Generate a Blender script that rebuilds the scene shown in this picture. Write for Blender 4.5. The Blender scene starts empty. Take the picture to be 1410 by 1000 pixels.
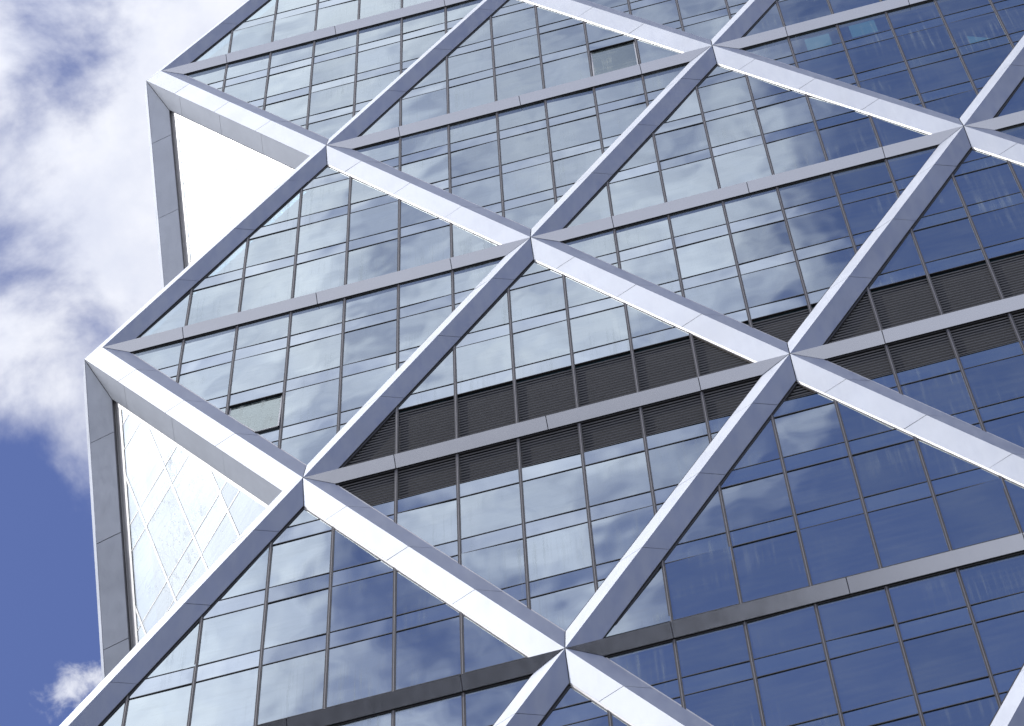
import bpy, math, random
from mathutils import Vector, Matrix

scene = bpy.context.scene
col = scene.collection
random.seed(11)

# ------------------------------------------------------------------ camera
HALF = 6.096            # half of a node bay along the facade
ROW = 15.8496           # height of one four-storey diagrid row
FLOOR = ROW / 4
Z0 = 159.6              # height of the topmost corner node above the street


def P(x, z, o):         # facade coordinates (along, up, outward) -> world
    return Vector((x, -o, z + Z0))


cam_rows = [(0.9672220595, -0.0191811196, -0.2532065801),
            (0.2472527144, 0.2983373135, 0.9218790282),
            (0.0578582990, -0.9542677465, 0.2933010147)]
rt, up, bk = [Vector((a, -c, b)) for a, b, c in cam_rows]
cam_d = bpy.data.cameras.new('camera')
cam = bpy.data.objects.new('camera', cam_d)
col.objects.link(cam)
cam.matrix_world = Matrix.Translation(P(18.43721621, -157.89863389, 35.42575911)) @ \
    Matrix((rt, up, bk)).transposed().to_4x4()
cam_d.sensor_fit = 'HORIZONTAL'
cam_d.sensor_width = 36
cam_d.lens = 6594.31 / 1410 * 36
cam_d.clip_start = 0.5
cam_d.clip_end = 20000
scene.camera = cam

# ------------------------------------------------------------------ sun and sky
SUN = Vector((-0.536, -0.263, 0.810)).normalized()
sl = bpy.data.lights.new('sun', 'SUN')
sl.energy = 2.1
sl.angle = math.radians(0.5)
sl.color = (1.0, 0.965, 0.92)
so = bpy.data.objects.new('sun', sl)
so.rotation_euler = SUN.to_track_quat('Z', 'Y').to_euler()
so.location = (-100, -60, 330)
col.objects.link(so)

world = bpy.data.worlds.new("World")
scene.world = world
world.use_nodes = True


class NT:
    """small helper for writing shader graphs"""
    def __init__(self, tree):
        self.t = tree
        tree.nodes.clear()

    def n(self, typ, ins=None, **props):
        nd = self.t.nodes.new(typ)
        for k, v in props.items():
            setattr(nd, k, v)
        for k, v in (ins or {}).items():
            s = nd.inputs[k]
            if isinstance(v, bpy.types.NodeSocket):
                self.t.links.new(v, s)
            else:
                s.default_value = v
        return nd

    def m(self, op, a, b=0.0, c=0.0, clamp=False):
        nd = self.n('ShaderNodeMath', {0: a, 1: b, 2: c}, operation=op)
        nd.use_clamp = clamp
        return nd.outputs[0]

    def ramp(self, x, lo, hi, a=0.0, b=1.0, smooth=True):
        nd = self.n('ShaderNodeMapRange', {0: x, 1: lo, 2: hi, 3: a, 4: b})
        nd.interpolation_type = 'SMOOTHSTEP' if smooth else 'LINEAR'
        return nd.outputs[0]

    def mixc(self, f, a, b, blend='MIX'):
        nd = self.n('ShaderNodeMix', data_type='RGBA', blend_type=blend)
        for k, v in ((0, f), (6, a), (7, b)):
            if isinstance(v, bpy.types.NodeSocket):
                self.t.links.new(v, nd.inputs[k])
            else:
                nd.inputs[k].default_value = v
        return nd.outputs[2]

    def noise(self, vec, scale, detail=2.0, rough=0.5, dist=0.0):
        nd = self.n('ShaderNodeTexNoise', {'Vector': vec, 'Scale': scale, 'Detail': detail,
                                           'Roughness': rough, 'Distortion': dist})
        return nd.outputs['Fac']

    def vmul(self, vec, s):
        return self.n('ShaderNodeVectorMath', {0: vec, 1: s}, operation='MULTIPLY').outputs[0]

    def vadd(self, vec, s):
        return self.n('ShaderNodeVectorMath', {0: vec, 1: s}, operation='ADD').outputs[0]


w = NT(world.node_tree)
sky = w.n('ShaderNodeTexSky')
sky.sky_type = 'NISHITA'
sky.sun_disc = False
sky.sun_elevation = math.asin(SUN.z)
sky.sun_rotation = math.atan2(SUN.x, SUN.y)
sky.altitude = 200
sky.air_density = 1.0
sky.dust_density = 0.4
sky.ozone_density = 2.5
gen = w.n('ShaderNodeTexCoord').outputs['Generated']
sep = w.n('ShaderNodeSeparateXYZ', {0: gen})
dx, dy, dz = sep.outputs
zc = w.m('MAXIMUM', dz, 0.06)
cu = w.m('DIVIDE', dx, zc)
cv = w.m('DIVIDE', dy, zc)
uv = w.n('ShaderNodeCombineXYZ', {0: cu, 1: cv, 2: 0.0}).outputs[0]
n1 = w.noise(w.vadd(uv, (3.17, 1.30, 0)), 21.0, 7.0, 0.56, 0.25)
nf = w.noise(w.vadd(uv, (3.17, 1.30, 0)), 10.5, 6.0, 0.55, 0.3)
n2 = w.noise(w.vadd(uv, (7.70, 2.10, 0)), 6.0, 2.0, 0.5)
# cloud banks on the sheet overhead: one ends behind the tower, one in front of it
s_dir = w.m('SUBTRACT', w.m('MULTIPLY', cv, 0.96), w.m('MULTIPLY', cu, 0.28))
b_dir = w.ramp(s_dir, 0.305, 0.390, 0.17, -0.40)
rr = w.m('ADD', cu, w.m('MULTIPLY', w.m('ADD', w.m('MAXIMUM', cv, -0.33), 0.30), -0.6))
b_ref = w.m('ADD', w.ramp(rr, -0.115, 0.085, 0.30, -0.42, smooth=False), w.ramp(cv, -0.42, -0.29, -0.17, 0.0))
side = w.ramp(cv, -0.10, 0.10)
bias = w.m('ADD', w.m('MULTIPLY', b_dir, side), w.m('MULTIPLY', b_ref, w.m('SUBTRACT', 1.0, side)))
far = w.ramp(w.m('SQRT', w.m('ADD', w.m('MULTIPLY', cu, cu), w.m('MULTIPLY', cv, cv))), 0.45, 0.8)
b_far = w.ramp(cu, -0.55, 0.20, 0.30, -0.25, smooth=False)
bias = w.m('ADD', w.m('MULTIPLY', bias, w.m('SUBTRACT', 1.0, far)), w.m('MULTIPLY', far, b_far))
# a small separate puff low behind the tower
pu = w.m('SUBTRACT', cu, -0.1690)
pv = w.m('SUBTRACT', cv, 0.3585)
pv = w.m('SUBTRACT', pv, w.m('MULTIPLY', pu, 0.25))
pr = w.m('SQRT', w.m('ADD', w.m('MULTIPLY', pu, pu), w.m('MULTIPLY', w.m('MULTIPLY', pv, pv), 4.5)))
pn = w.noise(uv, 110.0, 6.0, 0.6, 0.4)
puff = w.m('ADD', w.ramp(pr, 0.006, 0.030, 0.52, 0.0),
           w.m('MULTIPLY', w.m('MULTIPLY', w.m('SUBTRACT', pn, 0.5), 1.0), w.ramp(pr, 0.020, 0.036, 1.0, 0.0)))
n1 = w.m('ADD', w.m('MULTIPLY', n1, 1.4), -0.20)
n1 = w.m('ADD', w.m('MULTIPLY', n1, side), w.m('MULTIPLY', w.m('ADD', w.m('MULTIPLY', nf, 1.9), -0.45), w.m('SUBTRACT', 1.0, side)))
dens = w.m('ADD', w.m('ADD', w.m('ADD', n1, bias), w.m('MULTIPLY', w.m('SUBTRACT', n2, 0.5), 0.35)), puff)
c_back = w.m('MULTIPLY', w.ramp(dens, 0.36, 0.72), 0.97)
c_front = w.m('MULTIPLY', w.ramp(dens, 0.26, 0.90), 0.90)
cloud = w.m('ADD', w.m('MULTIPLY', c_back, side), w.m('MULTIPLY', c_front, w.m('SUBTRACT', 1.0, side)))
shade = w.ramp(w.noise(w.vadd(uv, (1.0, 5.0, 0)), 34.0, 5.0, 0.6), 0.3, 0.7)
cl_col = w.mixc(shade, (0.68, 0.69, 0.80, 1), (0.84, 0.83, 0.89, 1))
# the thin bank in front of the tower lets more sun through
thin = w.ramp(cv, -0.12, 0.08, 1.55, 1.0)
cl_col = w.mixc(1.0, cl_col, w.n('ShaderNodeCombineXYZ', {0: w.m('MULTIPLY', thin, 0.97), 1: thin, 2: thin}).outputs[0], 'MULTIPLY')
lp = w.n('ShaderNodeVectorMath', {0: gen, 1: SUN}, operation='DOT_PRODUCT').outputs['Value']
lp = w.m('MAXIMUM', lp, 0.0)
glow = w.m('ADD', w.m('MULTIPLY', w.m('POWER', lp, 160.0), 6.0), w.m('MULTIPLY', w.m('POWER', lp, 7.0), 1.1))
cl_col = w.mixc(1.0, cl_col, w.n('ShaderNodeCombineXYZ', {0: w.m('ADD', glow, 1.0), 1: w.m('ADD', glow, 1.0), 2: w.m('ADD', glow, 1.0)}).outputs[0], 'MULTIPLY')
blue = w.mixc(1.0, sky.outputs[0], (0.815, 0.756, 1.0, 1), 'MULTIPLY')
bg_sky = w.n('ShaderNodeBackground', {'Color': blue, 'Strength': 0.141})
bg_cl = w.n('ShaderNodeBackground', {'Color': cl_col, 'Strength': 1.0})
mixw = w.n('ShaderNodeMixShader', {0: cloud, 1: bg_sky.outputs[0], 2: bg_cl.outputs[0]})
# pale haze low over the city
bg_hz = w.n('ShaderNodeBackground', {'Color': (0.74, 0.76, 0.83, 1), 'Strength': 1.0})
mixh = w.n('ShaderNodeMixShader', {0: w.ramp(dz, 0.72, 0.42, 0.0, 0.85), 1: mixw.outputs[0], 2: bg_hz.outputs[0]})
w.n('ShaderNodeOutputWorld', {0: mixh.outputs[0]})

vs = scene.view_settings
vs.view_transform = 'Standard'
vs.look = 'None'
vs.exposure = 0.0
vs.gamma = 1.0
vs.use_curve_mapping = False
scene.cycles.max_bounces = 8
scene.cycles.transparent_max_bounces = 8


# ------------------------------------------------------------------ materials
def mat(name):
    m = bpy.data.materials.new(name)
    m.use_nodes = True
    return m, NT(m.node_tree)


def metal_mat(name, c, rough, metallic=0.55, mottle=1.0):
    m, g = mat(name)
    pos = g.n('ShaderNodeNewGeometry').outputs['Position']
    big = g.noise(pos, 0.35, 3.0, 0.6)
    drip = g.noise(g.vmul(pos, (4.5, 4.5, 0.55)), 1.0, 4.0, 0.65)
    fac = g.m('ADD', g.m('MULTIPLY', big, 0.5), g.m('MULTIPLY', drip, 0.5))
    c2 = tuple(x * (1 - 0.14 * mottle) for x in c[:3]) + (1,)
    base = g.mixc(g.ramp(fac, 0.35, 0.65), c2, c + (1,))
    ro = g.ramp(drip, 0.3, 0.7, rough - 0.05 * mottle, rough + 0.07 * mottle)
    fine = g.noise(g.vmul(pos, (9.0, 9.0, 1.2)), 1.0, 3.0, 0.5)
    b = g.n('ShaderNodeBsdfPrincipled', {'Base Color': base, 'Metallic': metallic, 'Roughness': ro})
    if mottle > 0.5:
        bump = g.n('ShaderNodeBump', {'Strength': 0.03, 'Distance': 0.02, 'Height': fine})
        g.t.links.new(bump.outputs[0], b.inputs['Normal'])
    g.n('ShaderNodeOutputMaterial', {0: b.outputs[0]})
    return m


def plain_mat(name, c, rough=0.5, metallic=0.0):
    m, g = mat(name)
    pos = g.n('ShaderNodeNewGeometry').outputs['Position']
    f = g.noise(pos, 2.3, 3.0, 0.6)
    base = g.mixc(f, tuple(x * 0.8 for x in c) + (1,), tuple(min(1, x * 1.2) for x in c) + (1,))
    b = g.n('ShaderNodeBsdfPrincipled', {'Base Color': base, 'Metallic': metallic, 'Roughness': rough})
    g.n('ShaderNodeOutputMaterial', {0: b.outputs[0]})
    return m


def glass_mat(name, tint, see, ior, dirt, rough=0.015, body=0.25, bump_s=0.020, dcol=(0.54, 0.62, 0.63)):
    m, g = mat(name)
    pos = g.n('ShaderNodeNewGeometry').outputs['Position']
    rnd = g.n('ShaderNodeObjectInfo').outputs['Random']
    front = g.m('SUBTRACT', 1.0, g.n('ShaderNodeNewGeometry').outputs['Backfacing'])   # coat and dirt sit on the outer face
    pvec = g.vadd(pos, g.n('ShaderNodeCombineXYZ', {0: 0.0, 1: g.m('MULTIPLY', rnd, 40.0), 2: 0.0}).outputs[0])
    wave = g.noise(g.vmul(pvec, (0.42, 1.0, 0.20)), 1.0, 2.0, 0.5)
    bump = g.n('ShaderNodeBump', {'Strength': 1.0, 'Distance': bump_s, 'Height': wave})
    fr = g.n('ShaderNodeFresnel', {'IOR': ior, 'Normal': bump.outputs[0]}).outputs[0]
    gl = g.n('ShaderNodeBsdfGlossy', {'Color': tint + (1,), 'Roughness': rough, 'Normal': bump.outputs[0]})
    tr = g.n('ShaderNodeBsdfTransparent', {'Color': see + (1,)})
    # dried rain streaks and dust on the outside of the pane
    st = g.noise(g.vmul(pos, (8.0, 8.0, 0.16)), 1.0, 4.0, 0.6)
    patch = g.noise(g.vmul(pos, (0.33, 0.33, 0.22)), 1.0, 3.0, 0.6)
    streak = g.m('MULTIPLY', 2.1, g.m('MULTIPLY', g.ramp(st, 0.48, 0.74), g.ramp(patch, 0.47, 0.66)))
    smear = g.noise(g.vmul(pos, (0.8, 0.8, 4.5)), 1.0, 4.0, 0.6)
    cloudy = g.noise(g.vmul(pvec, (0.55, 0.55, 0.40)), 1.0, 3.0, 0.55)
    film = g.m('ADD', g.m('MULTIPLY', g.ramp(smear, 0.40, 0.75), 0.35), g.m('MULTIPLY', g.ramp(cloudy, 0.38, 0.72), 0.42))
    dustf = g.m('MULTIPLY', g.m('ADD', streak, g.m('ADD', film, 0.12)), dirt, clamp=True)
    du = g.n('ShaderNodeBsdfDiffuse', {'Color': dcol + (1,)})
    bo = g.n('ShaderNodeBsdfDiffuse', {'Color': (0.05, 0.10, 0.13, 1)})
    trb = g.n('ShaderNodeMixShader', {0: g.m('MULTIPLY', front, body), 1: tr.outputs[0], 2: bo.outputs[0]})
    frv = g.m('MULTIPLY', g.m('MULTIPLY', fr, g.ramp(rnd, 0.0, 1.0, 0.93, 1.04, smooth=False), clamp=True), front)
    dustf = g.m('MULTIPLY', dustf, front)
    a = g.n('ShaderNodeMixShader', {0: frv, 1: trb.outputs[0], 2: gl.outputs[0]})
    b = g.n('ShaderNodeMixShader', {0: dustf, 1: a.outputs[0], 2: du.outputs[0]})
    g.n('ShaderNodeOutputMaterial', {0: b.outputs[0]})
    return m


M_STEEL = metal_mat('stainless_steel', (0.55, 0.58, 0.63), 0.52, 0.80, 0.9)
M_BEAM = metal_mat('beam_steel', (0.70, 0.71, 0.74), 0.22, 0.85, 0.3)
M_JOINT = plain_mat('joint_metal', (0.16, 0.16, 0.18), 0.5, 0.5)
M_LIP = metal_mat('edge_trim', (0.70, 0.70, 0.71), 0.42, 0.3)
M_GASKET_AND_SHADE = plain_mat('gasket_and_lip_shade', (0.055, 0.053, 0.056), 0.6)
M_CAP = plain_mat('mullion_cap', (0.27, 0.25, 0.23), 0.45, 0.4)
M_GLASS = glass_mat('window_glass', (0.83, 0.925, 0.945), (0.35, 0.50, 0.55), 8.0, 0.17)
M_SPAN = glass_mat('spandrel_glass', (0.83, 0.91, 0.96), (0.10, 0.14, 0.2), 8.0, 0.18, 0.02, 0.8)
M_OPEN = glass_mat('open_window_glass', (0.80, 0.90, 0.86), (0.5, 0.65, 0.6), 3.6, 0.5, 0.04, 0.3, 0.004, (0.60, 0.66, 0.63))
M_NOTCH = glass_mat('corner_glass', (0.92, 0.98, 0.98), (0.5, 0.6, 0.62), 3.2, 0.28, 0.080, 0.2, 0.003, (0.82, 0.84, 0.83))
M_WHITE = metal_mat('corner_mullion_glare_white', (0.80, 0.80, 0.80), 0.4, 0.1)
M_BLADE = plain_mat('louvre_blade', (0.24, 0.24, 0.25), 0.5, 0.3)
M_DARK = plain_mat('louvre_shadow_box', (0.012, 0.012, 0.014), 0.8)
M_ROOM = plain_mat('room_interior', (0.05, 0.09, 0.11), 0.9)
M_PALE, _g = mat('glowing_blind_sheet')  # interior blinds; their glow is added so they show through the glass
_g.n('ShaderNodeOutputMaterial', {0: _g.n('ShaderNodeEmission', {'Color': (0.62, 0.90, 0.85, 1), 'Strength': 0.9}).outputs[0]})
M_GROUND = plain_mat('street_asphalt', (0.10, 0.10, 0.10), 0.9)
M_TOWER2 = plain_mat('dark_facade', (0.022, 0.024, 0.030), 0.5)
M_TOWER2W = plain_mat('dark_window', (0.015, 0.017, 0.022), 0.2)


# ------------------------------------------------------------------ geometry helpers
def clip(poly, nx, nz, c):
    """keep the part of a convex polygon where nx*x + nz*z <= c"""
    out = []
    k = len(poly)
    for i in range(k):
        a, b = poly[i], poly[(i + 1) % k]
        da, db = nx * a[0] + nz * a[1] - c, nx * b[0] + nz * b[1] - c
        if da <= 0:
            out.append(a)
        if (da < 0 < db) or (db < 0 < da):
            t = da / (da - db)
            out.append((a[0] + (b[0] - a[0]) * t, a[1] + (b[1] - a[1]) * t))
    return out


def area(poly):
    return 0.5 * sum(poly[i][0] * poly[(i + 1) % len(poly)][1] - poly[(i + 1) % len(poly)][0] * poly[i][1]
                     for i in range(len(poly))) if len(poly) > 2 else 0.0


def inset(poly, d):
    """shrink a convex polygon by d on every side"""
    if area(poly) < 0:
        poly = poly[::-1]
    out = list(poly)
    for i in range(len(poly)):
        a, b = poly[i], poly[(i + 1) % len(poly)]
        ex, ez = b[0] - a[0], b[1] - a[1]
        ln = math.hypot(ex, ez)
        if ln < 1e-6:
            continue
        nx, nz = ez / ln, -ex / ln
        out = clip(out, nx, nz, nx * a[0] + nz * a[1] - d)
        if len(out) < 3:
            return []
    return out


def line_x(p, d, q, e):
    """intersection of two 2D lines"""
    den = d[0] * e[1] - d[1] * e[0]
    t = ((q[0] - p[0]) * e[1] - (q[1] - p[1]) * e[0]) / den
    return (p[0] + d[0] * t, p[1] + d[1] * t)


class MB:
    """collects solid slabs into one mesh"""
    def __init__(self, fmap):
        self.v, self.f, self.mi, self.mats, self.map = [], [], [], [], fmap

    def slot(self, m):
        if m not in self.mats:
            self.mats.append(m)
        return self.mats.index(m)

    def slab(self, poly, top, thick, m):
        """polygon given in (x, z); top is a height or a function; closed solid"""
        if len(poly) < 3 or abs(area(poly)) < 1e-5:
            return
        if area(poly) < 0:
            poly = poly[::-1]
        k = len(poly)
        b = len(self.v)
        fn = top if callable(top) else (lambda x, z: top)
        hs = [fn(x, z) for x, z in poly]
        self.v += [self.map(x, z, h) for (x, z), h in zip(poly, hs)]
        self.v += [self.map(x, z, h - thick) for (x, z), h in zip(poly, hs)]
        s = self.slot(m)
        fs = [tuple(range(b, b + k)), tuple(range(b + 2 * k - 1, b + k - 1, -1))]
        for i in range(k):
            j = (i + 1) % k
            fs.append((b + i, b + k + i, b + k + j, b + j))
        self.f += fs
        self.mi += [s] * len(fs)

    def rect(self, x0, x1, z0, z1, top, thick, m):
        self.slab([(x0, z0), (x1, z0), (x1, z1), (x0, z1)], top, thick, m)

    def build(self, name, parent=None, label=None):
        if not self.v:
            return None
        me = bpy.data.meshes.new(name)
        c = sum(self.v, Vector()) / len(self.v)
        me.from_pydata([p - c for p in self.v], [], self.f)
        for m in self.mats:
            me.materials.append(m)
        me.polygons.foreach_set('material_index', self.mi)
        me.update()
        o = bpy.data.objects.new(name, me)
        o.location = c
        col.objects.link(o)
        if parent:
            o.parent = parent
            o.matrix_parent_inverse = Matrix.Translation(-WORLD_LOC[parent.name])
        WORLD_LOC[o.name] = c.copy()
        if label:
            o['label'] = label
        return o


WORLD_LOC = {}


def empty(name, loc):
    o = bpy.data.objects.new(name, None)
    o.location = loc
    col.objects.link(o)
    WORLD_LOC[o.name] = Vector(loc)
    return o


FRONT = P


def SIDE(x, z, o):      # the side facade: the front mirrored about the corner's bisecting plane
    s = -o
    return P(s - 0.769, z, -(x + 0.769))


# ------------------------------------------------------------------ the diagrid
DEP = 0.20              # ridge stands this far in front of a member's foot
WB = 0.531              # half width of a brace
WH = 0.45               # half width of a horizontal beam
OG = -0.25              # plane of the glass
R0, R1 = -1, 5
IMAX = 7

tower = empty('glass_tower', (12.0, 24.0, 0.0))
tower['label'] = 'faceted glass office tower wrapped in a triangular grid of pale steel braces'
tower['category'] = 'tower'


def node(i, r):
    return (i * HALF, -r * ROW)


members = []            # (kind, (i, r), (i2, r2))
for r in range(R0, R1 + 1):
    for i in range(r % 2, IMAX + 1, 2):
        if r < R1:
            for di in (-1, 1):
                if 0 <= i + di <= IMAX:
                    members.append(('brace', (i, r), (i + di, r + 1)))
        if i + 2 <= IMAX:
            members.append(('beam', (i, r), (i + 2, r)))

at = {}
for k, (kind, a, b) in enumerate(members):
    pa, pb = node(*a), node(*b)
    ang = math.atan2(pb[1] - pa[1], pb[0] - pa[0])
    wd = WH if kind == 'beam' else WB
    at.setdefault(a, []).append((ang, wd, k))
    at.setdefault(b, []).append((math.atan2(pa[1] - pb[1], pa[0] - pb[0]), wd, k))

mitre = {}              # (node, member, side): foot corner; side +1 is counter-clockwise seen from the node
for nd, lst in at.items():
    lst.sort()
    p = node(*nd)
    for q in range(len(lst)):
        a1, w1, k1 = lst[q]
        a2, w2, k2 = lst[(q + 1) % len(lst)]
        d1, d2 = (math.cos(a1), math.sin(a1)), (math.cos(a2), math.sin(a2))
        if k1 == k2 or abs(d1[0] * d2[1] - d1[1] * d2[0]) < 1e-3:
            mitre[nd, k1, 1] = (p[0] - d1[1] * w1, p[1] + d1[0] * w1)
            mitre[nd, k2, -1] = (p[0] + d2[1] * w2, p[1] - d2[0] * w2)
            continue
        q1 = (p[0] - d1[1] * w1, p[1] + d1[0] * w1)
        q2 = (p[0] + d2[1] * w2, p[1] - d2[0] * w2)
        x = line_x(q1, d1, q2, d2)
        mitre[nd, k1, 1] = x
        mitre[nd, k2, -1] = x


def build_member(k, fmap, name=None):
    kind, a, b = members[k]
    pa, pb = node(*a), node(*b)
    wd = WH if kind == 'beam' else WB
    ln = math.hypot(pb[0] - pa[0], pb[1] - pa[1])
    e = ((pb[0] - pa[0]) / ln, (pb[1] - pa[1]) / ln)
    nl = (-e[1], e[0])
    mb = MB(fmap)

    def ofn(sh):
        return lambda x, z: -DEP * abs((x - pa[0]) * nl[0] + (z - pa[1]) * nl[1]) / wd + sh

    if kind == 'beam':
        mid = (pa[0] + pb[0]) / 2
        cuts = [(1, 0, mid + s * 1.524) for s in (-2.5, 0, 2.5)]
    else:
        top = max(pa[1], pb[1])
        cuts = [(0, 1, top - (q * 0.25 - 0.0625) * ROW) for q in (3, 2, 1)]
    for s in (1, -1):
        ma = mitre[a, k, s]
        mbp = mitre[b, k, -s]
        facet = [pa, pb, mbp, ma]
        mb.slab(inset(facet, 0.03), ofn(-0.016), 0.02, M_JOINT)
        # keep a hairline joint along both mitres
        if area(facet) < 0:
            facet = facet[::-1]
        trimmed = list(facet)
        cen = (sum(p[0] for p in facet) / 4, sum(p[1] for p in facet) / 4)
        for p0, p1 in ((pa, ma), (pb, mbp)):
            ex, ez = p1[0] - p0[0], p1[1] - p0[1]
            l2 = math.hypot(ex, ez)
            nx, nz = ez / l2, -ex / l2
            c = nx * p0[0] + nz * p0[1]
            if nx * cen[0] + nz * cen[1] > c:
                nx, nz, c = -nx, -nz, -c
            trimmed = clip(trimmed, nx, nz, c - 0.010)
        for ci in range(len(cuts) + 1):
            piece = trimmed
            if ci > 0:
                nx, nz, c = cuts[ci - 1]
                piece = clip(piece, -nx, -nz, -(c + 0.011))
            if ci < len(cuts):
                nx, nz, c = cuts[ci]
                piece = clip(piece, nx, nz, c - 0.011)
            if len(piece) < 3:
                continue
            sk = 1 + random.gauss(0, 0.012)
            f0 = ofn(0.0)
            mb.slab(piece, lambda x, z: f0(x, z) * sk, 0.012, M_BEAM if kind == 'beam' else M_STEEL)
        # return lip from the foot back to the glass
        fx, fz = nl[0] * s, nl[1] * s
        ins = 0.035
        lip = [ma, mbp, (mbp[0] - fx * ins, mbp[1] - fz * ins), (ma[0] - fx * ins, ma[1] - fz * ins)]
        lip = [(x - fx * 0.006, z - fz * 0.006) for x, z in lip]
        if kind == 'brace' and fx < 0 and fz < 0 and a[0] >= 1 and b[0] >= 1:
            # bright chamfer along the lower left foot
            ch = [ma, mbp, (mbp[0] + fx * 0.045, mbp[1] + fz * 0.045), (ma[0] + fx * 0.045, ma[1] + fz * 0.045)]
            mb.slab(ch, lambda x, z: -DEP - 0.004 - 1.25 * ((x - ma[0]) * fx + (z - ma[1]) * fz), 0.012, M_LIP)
        mb.slab(lip, -DEP - 0.012, 0.10, M_LIP if kind == 'brace' and fx < 0 else M_GASKET_AND_SHADE)
    return mb.build(name or ('diagonal_brace' if kind == 'brace' else 'horizontal_beam'), tower)


for k, (kind, a, b) in enumerate(members):
    lim = 8
    if a[0] > lim or b[0] > lim:
        continue
    build_member(k, FRONT)
# the side facade's outer braces, seen edge-on along the corner
for k, (kind, a, b) in enumerate(members):
    if kind == 'brace' and a[0] <= 1 and b[0] <= 1 and a[1] >= 0:
        build_member(k, SIDE, 'side_brace')

# ------------------------------------------------------------------ glazed bays between the members
MOD = 1.524
LEV = 0.068 * FLOOR
SPH = 0.255 * FLOOR
LOUVRE_ROW = 3

special = {}


def bay_poly(nodes3):
    """inner outline of a triangle: nodes in counter-clockwise order"""
    pts = [node(*n) for n in nodes3]
    if area(pts) < 0:
        pts = pts[::-1]
    out = list(pts)
    for i in range(3):
        a, b = pts[i], pts[(i + 1) % 3]
        ex, ez = b[0] - a[0], b[1] - a[1]
        l2 = math.hypot(ex, ez)
        nx, nz = ez / l2, -ex / l2
        wd = WH if abs(ez) < 1e-6 else WB
        out = clip(out, nx, nz, nx * a[0] + nz * a[1] - (wd - 0.025))
    return out


def tilt_fn(poly, o, sig):
    cx = sum(p[0] for p in poly) / len(poly)
    cz = sum(p[1] for p in poly) / len(poly)
    tx, tz = random.gauss(0, sig), random.gauss(0, sig * 0.7)
    return lambda x, z: o + tx * (x - cx) + tz * (z - cz)


def grid_cells(poly):
    x0, x1 = min(p[0] for p in poly), max(p[0] for p in poly)
    z0, z1 = min(p[1] for p in poly), max(p[1] for p in poly)
    k0, k1 = math.floor(x0 / MOD - 0.5), math.ceil(x1 / MOD)
    f0, f1 = math.floor(z0 / FLOOR) - 1, math.ceil(z1 / FLOOR) + 1
    for k in range(k0, k1 + 1):
        for n in range(f0, f1 + 1):
            a, b = (k + 0.5) * MOD - MOD, (k + 0.5) * MOD
            zb = n * FLOOR + LEV
            sp = SPH if n % 4 else 0.10 * FLOOR      # a beam hides most of the spandrel at its own floor
            yield k, n, 'spandrel', (a, b, zb, zb + sp)
            yield k, n, 'window', (a, b, zb + sp, zb + FLOOR)


def clip_rect(poly, x0, x1, z0, z1):
    p = clip(poly, 1, 0, x1)
    p = clip(p, -1, 0, -x0) if len(p) > 2 else p
    p = clip(p, 0, 1, z1) if len(p) > 2 else p
    p = clip(p, 0, -1, -z0) if len(p) > 2 else p
    return p if len(p) > 2 else []


OPEN_WINDOWS = {}        # filled below: (module, floor) -> label
PALE = {}                # (module, floor) -> list of pale rectangles behind the pane


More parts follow.
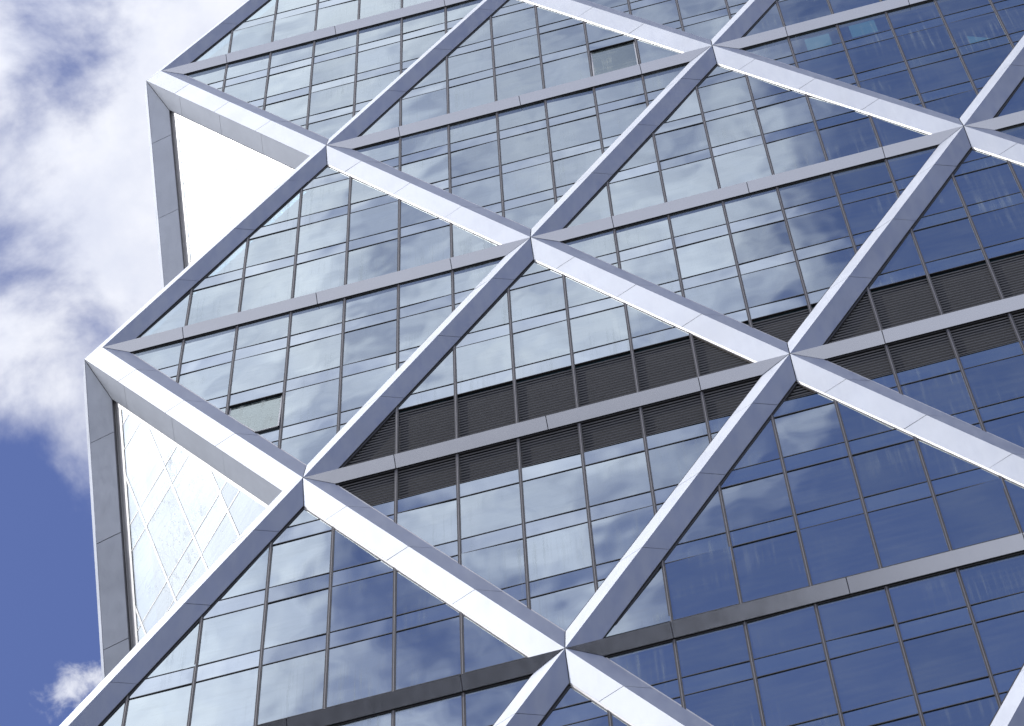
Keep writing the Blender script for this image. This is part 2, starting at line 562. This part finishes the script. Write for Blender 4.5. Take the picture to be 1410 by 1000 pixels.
def build_bay(nodes3, fmap):
    poly = bay_poly(nodes3)
    x0, x1 = min(p[0] for p in poly), max(p[0] for p in poly)
    z0, z1 = min(p[1] for p in poly), max(p[1] for p in poly)
    g = MB(fmap)
    cells = list(grid_cells(poly))
    xs = sorted({round(v, 4) for c in cells for v in c[3][:2]})
    zs = sorted({round(v, 4) for c in cells for v in c[3][2:]})
    for x in xs:
        if x0 < x < x1:
            g.slab(clip_rect(poly, x - 0.043, x + 0.043, z0, z1), OG + 0.015, 0.06, M_GASKET_AND_SHADE)
            g.slab(clip_rect(poly, x - 0.011, x + 0.011, z0, z1), OG + 0.021, 0.06, M_CAP)
    for z in zs:
        if z0 < z < z1:
            g.slab(clip_rect(poly, x0, x1, z - 0.018, z + 0.018), OG + 0.013, 0.06, M_GASKET_AND_SHADE)
    # slim perimeter frame, coloured lighter on lit sides and darker on shaded ones
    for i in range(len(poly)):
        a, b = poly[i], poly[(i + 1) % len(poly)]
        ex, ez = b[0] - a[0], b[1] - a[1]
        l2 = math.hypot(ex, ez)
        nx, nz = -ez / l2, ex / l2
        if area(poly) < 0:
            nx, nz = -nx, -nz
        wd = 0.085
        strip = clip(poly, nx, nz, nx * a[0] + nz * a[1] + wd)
        g.slab(strip, OG + 0.014, 0.05, M_LIP if abs(ez) > 1e-6 and nx > 0 and nz > 0 else (M_CAP if abs(ez) > 1e-6 and nx < 0 and nz < 0 else M_GASKET_AND_SHADE))
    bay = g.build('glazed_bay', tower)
    for k, n, kind, (a, b, c, d) in cells:
        pc = clip_rect(poly, a, b, c, d)
        if len(pc) < 3 or abs(area(pc)) < 0.03:
            continue
        mb = MB(fmap)
        row_n = -LOUVRE_ROW * 4
        if kind == 'window' and n in (row_n, row_n - 1) and min(q_[0] for q_ in nodes3) >= 1:
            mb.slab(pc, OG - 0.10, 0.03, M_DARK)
            hb = 0.205
            q = 0
            z = c + 0.06
            while z < d - 0.03:
                mb.slab(clip_rect(pc, a, b, z, z + 0.034),
                        (lambda zz: (lambda x, zq: OG - 0.045 + (zq - zz) * 0.5))(z), 0.010, M_BLADE)
                z += hb
            mb.build('louvre_panel', bay)
        elif kind == 'window' and (k, n) in OPEN_WINDOWS:
            # hung open at its foot: the head stands away from the frame
            zb = min(p[1] for p in pc)
            zt = max(p[1] for p in pc)
            pi_ = inset(pc, 0.05)
            mb.slab(inset(pi_, 0.035), lambda x, zq: OG + 0.05 - 0.10 * (zq - zb) / (zt - zb), 0.02, M_OPEN)
            o = mb.build('open_window', bay, OPEN_WINDOWS[k, n])
            fr = MB(fmap)
            for i in range(len(pi_)):
                a_, b_ = pi_[i], pi_[(i + 1) % len(pi_)]
                ex, ez = b_[0] - a_[0], b_[1] - a_[1]
                l2 = math.hypot(ex, ez)
                nx, nz = -ez / l2, ex / l2
                if area(pi_) < 0:
                    nx, nz = -nx, -nz
                if abs(ez) / l2 < 0.05 and abs(a_[1] - zt) < 0.2:
                    continue
                strip = clip(pi_, nx, nz, nx * a_[0] + nz * a_[1] + 0.035)
                fr.slab(strip, lambda x, zq: OG + 0.055 - 0.10 * (zq - zb) / (zt - zb), 0.03, M_WHITE)
            # the sash belongs to the same opening: join it into the pane's own mesh
            base = len(o.data.vertices)
            mb.v += fr.v
            mb.f += [tuple(ix + base for ix in f) for f in fr.f]
            s0 = mb.slot(M_WHITE)
            mb.mi += [s0] * len(fr.f)
            me = bpy.data.meshes.new('open_window')
            c0 = WORLD_LOC[o.name]
            me.from_pydata([p - c0 for p in mb.v], [], mb.f)
            for m_ in mb.mats:
                me.materials.append(m_)
            me.polygons.foreach_set('material_index', mb.mi)
            me.update()
            o.data = me
        else:
            mb.slab(pc, tilt_fn(pc, OG, 0.0050), 0.024, M_GLASS if kind == 'window' else M_SPAN)
            mb.build('window_pane' if kind == 'window' else 'spandrel_panel', bay)
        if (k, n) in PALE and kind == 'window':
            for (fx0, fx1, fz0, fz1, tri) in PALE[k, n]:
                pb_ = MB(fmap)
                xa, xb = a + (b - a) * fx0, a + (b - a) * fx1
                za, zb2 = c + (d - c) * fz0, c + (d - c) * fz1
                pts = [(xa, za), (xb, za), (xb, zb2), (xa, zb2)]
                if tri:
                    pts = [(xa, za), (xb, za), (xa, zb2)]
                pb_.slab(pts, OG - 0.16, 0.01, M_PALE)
                pb_.build('glowing_blind', bay, 'pale green blind behind the blue glass, with added glow')


BAYS = []
for r in range(R0, R1):
    for i in range(0, IMAX + 1):
        if (i + r) % 2 == 0:
            if i - 1 >= 0 and i + 1 <= IMAX:
                BAYS.append(((i, r), (i - 1, r + 1), (i + 1, r + 1)))
        else:
            if i - 1 >= 0 and i + 1 <= IMAX:
                BAYS.append(((i - 1, r), (i, r + 1), (i + 1, r)))

def in_view(nodes3):
    """does any part of the bay fall inside the picture (with a small margin)"""
    inv = cam.matrix_world.inverted()
    us, vs_ = [], []
    for n in nodes3:
        p = inv @ P(*node(*n), 0)
        us.append(705 + 6594.31 * p.x / -p.z)
        vs_.append(500 - 6594.31 * p.y / -p.z)
    return max(us) > -10 and min(us) < 1425 and max(vs_) > -10 and min(vs_) < 1010


OPEN_WINDOWS[10, -4] = 'greenish window tilted open above the beam'
OPEN_WINDOWS[3, -11] = 'greenish window tilted open beside the brace'
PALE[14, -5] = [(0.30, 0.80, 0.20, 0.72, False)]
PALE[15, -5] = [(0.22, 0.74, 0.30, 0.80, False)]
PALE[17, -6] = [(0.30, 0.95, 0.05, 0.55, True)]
for b3 in BAYS:
    if in_view(b3):
        build_bay(b3, FRONT)

# ------------------------------------------------------------------ recessed corner ("bird's mouth")
DA = Vector((HALF, -ROW, 0)).normalized()       # (along, up, outward)
DB = Vector((0, -ROW, -HALF)).normalized()
nn = DA.cross(DB).normalized()
if nn.z < 0:
    nn = -nn
eb = (DA + DB).normalized()
eh = Vector((1, 0, 1)).normalized()
LEDGE = math.hypot(HALF, ROW)
ca = DA.dot(eb)
sa = DA.dot(eh)
AL, BE = 2.25, 0.44
GN = -0.56
for zc_row in (0, 2, 4):
    tipv = Vector((-0.569, -zc_row * ROW, -DEP))

    def NM(x, y, o, t=tipv):
        q = t + eh * x + eb * (-y) + nn * o
        return P(q.x, q.y, q.z)

    qmax = LEDGE * ca
    pmax = LEDGE * sa
    dist = AL * sa                       # perpendicular inset of the inner triangle
    for s, nm in ((1, 'corner_brace'), (-1, 'corner_brace')):
        # facet from the brace foot in to the corner glass
        inner0 = (0, -AL)
        tl = (qmax - AL) / ca
        inner1 = (s * tl * sa, -AL - tl * ca)
        facet = [(0, 0), (s * pmax, -qmax), inner1, inner0]
        nx, nz = -ca * s, -sa            # inward normal of this edge in (x, y)
        mb = MB(NM)

        def of(x, y, nx=nx, nz=nz):
            return -BE * (nx * x + nz * y) / dist

        mb.slab(facet, lambda x, y: of(x, y) - 0.016, 0.04, M_JOINT)
        fac = inset(facet, 0.014)
        seams = [-(q * 0.25 - 0.03) * qmax for q in (1, 2, 3)]
        for ci in range(4):
            piece = fac
            if ci > 0:
                piece = clip(piece, 0, 1, seams[ci - 1] - 0.012)
            if ci < 3:
                piece = clip(piece, 0, -1, -(seams[ci] + 0.012))
            if len(piece) < 3:
                continue
            t0 = 0.0
            tz = random.gauss(0, 0.0008)
            py = piece[0][1]
            mb.slab(piece, lambda x, y: of(x, y) + t0 + tz * (y - py), 0.012, M_STEEL)
        l0 = inner0
        l1 = inner1
        ins = 0.05
        lip = [l0, l1, (l1[0] - nx * ins, l1[1] - nz * ins), (l0[0] - nx * ins, l0[1] - nz * ins)]
        mb.slab(lip, -BE - 0.03, 0.16, M_LIP)
        mb.build(nm, tower)
    # beam along the foot of the recess
    mb = MB(NM)
    mb.slab([(-pmax, -qmax), (pmax, -qmax), (pmax - 0.25, -qmax + 0.65), (-pmax + 0.25, -qmax + 0.65)], -0.52, 0.3, M_STEEL)
    mb.build('corner_beam', tower)
    # glazing of the recess
    tri = [(0, -AL + 0.12), (-(qmax - AL) * sa / ca, -qmax), ((qmax - AL) * sa / ca, -qmax)]
    if area(tri) < 0:
        tri = tri[::-1]
    g = MB(NM)
    bx0, bx1 = min(p[0] for p in tri), max(p[0] for p in tri)
    # floor levels measured down the slope
    slope = ROW / qmax
    xs = [(j + 0.5) * 1.36 for j in range(-5, 5)]
    ys = []
    for nlev in range(0, 5):
        for off in (-0.12, 0.13):
            yv = -(nlev + off) * FLOOR / slope
            ys.append(-((nlev * FLOOR - off * FLOOR) / slope))
    ys = sorted(ys)
    for x in xs:
        g.slab(clip_rect(tri, x - 0.032, x + 0.032, -qmax, 0), GN + 0.010, 0.08, M_WHITE)
    for y in ys:
        g.slab(clip_rect(tri, bx0, bx1, y - 0.022, y + 0.022), GN + 0.007, 0.07, M_WHITE)
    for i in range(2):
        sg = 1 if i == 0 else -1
        wd = dist - 0.12 * sa + (0.13 if sg > 0 else 0.26)  # the wider left strip is glare put in as white; the right is frame
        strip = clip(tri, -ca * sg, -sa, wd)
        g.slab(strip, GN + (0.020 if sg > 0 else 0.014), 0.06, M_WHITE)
    bay = g.build('corner_bay', tower)
    ex = [bx0 - 1] + xs + [bx1 + 1]
    ey = [-qmax - 1] + ys + [0.5]
    for ix in range(len(ex) - 1):
        for iy in range(len(ey) - 1):
            pc = clip_rect(tri, ex[ix], ex[ix + 1], ey[iy], ey[iy + 1])
            if len(pc) < 3 or abs(area(pc)) < 0.03:
                continue
            mb = MB(NM)
            mb.slab(pc, tilt_fn(pc, GN, 0.0021), 0.024, M_NOTCH)
            mb.build('corner_window', bay)
    # room behind and the sloping top of the recess below
    mb = MB(NM)
    mb.slab(tri, GN - 0.8, 0.05, M_ROOM)
    mb.build('corner_room', tower)

# ------------------------------------------------------------------ body behind the glass
mb = MB(FRONT)
for r in range(-2, 6):
    # one dark room wall per row, set back from the corner recesses
    if r % 2 == 0:
        pts = [(-0.2, -r * ROW), (IMAX * HALF, -r * ROW), (IMAX * HALF, -(r + 1) * ROW), (HALF - 0.2, -(r + 1) * ROW)]
    else:
        pts = [(HALF - 0.2, -r * ROW), (IMAX * HALF, -r * ROW), (IMAX * HALF, -(r + 1) * ROW), (-0.2, -(r + 1) * ROW)]
    mb.slab(pts, -0.85, 0.1, M_ROOM)
mb.build('room_wall', tower)
body = MB(lambda x, y, z: Vector((x, y, z)))
body.slab([(6.0, 7.5), (46.0, 7.5), (46.0, 46.0), (6.0, 46.0)], 200.0, 199.0, M_ROOM)
body.build('tower_core', tower)

# ------------------------------------------------------------------ street level, far below the frame
gm = bpy.data.meshes.new('ground')
gm.from_pydata([(-3000, -3000, 0), (3000, -3000, 0), (3000, 3000, 0), (-3000, 3000, 0)], [], [(0, 1, 2, 3)])
gm.materials.append(M_GROUND)
go = bpy.data.objects.new('ground', gm)
go['kind'] = 'structure'
go['label'] = 'grey street paving far below the tower'
col.objects.link(go)


# ------------------------------------------------------------------ the block across the street, mirrored in the lowest beam
opp = empty('dark_office_block', (-40.0, -100.0, 0.0))
opp['label'] = 'dark slab block across the street, seen only mirrored in the lowest beam'
opp['category'] = 'building'
WXY = lambda x, y, z: Vector((x, y, z))
b = MB(WXY)
b.slab([(-110.0, -120.0), (18.2, -120.0), (18.2, -82.0), (-110.0, -82.0)], 142.0, 142.0, M_TOWER2)
b.build('wall', opp)
b = MB(WXY)
b.slab([(-110.4, -120.4), (18.5, -120.4), (18.5, -81.6), (-110.4, -81.6)], 143.2, 1.19, M_TOWER2)
b.build('parapet', opp)
b = MB(WXY)
for q in range(34):
    b.slab([(-109.0, -81.99), (17.2, -81.99), (17.2, -81.9), (-109.0, -81.9)], 6.0 + q * 4.0, 2.2, M_TOWER2W)
b.build('window_band', opp)
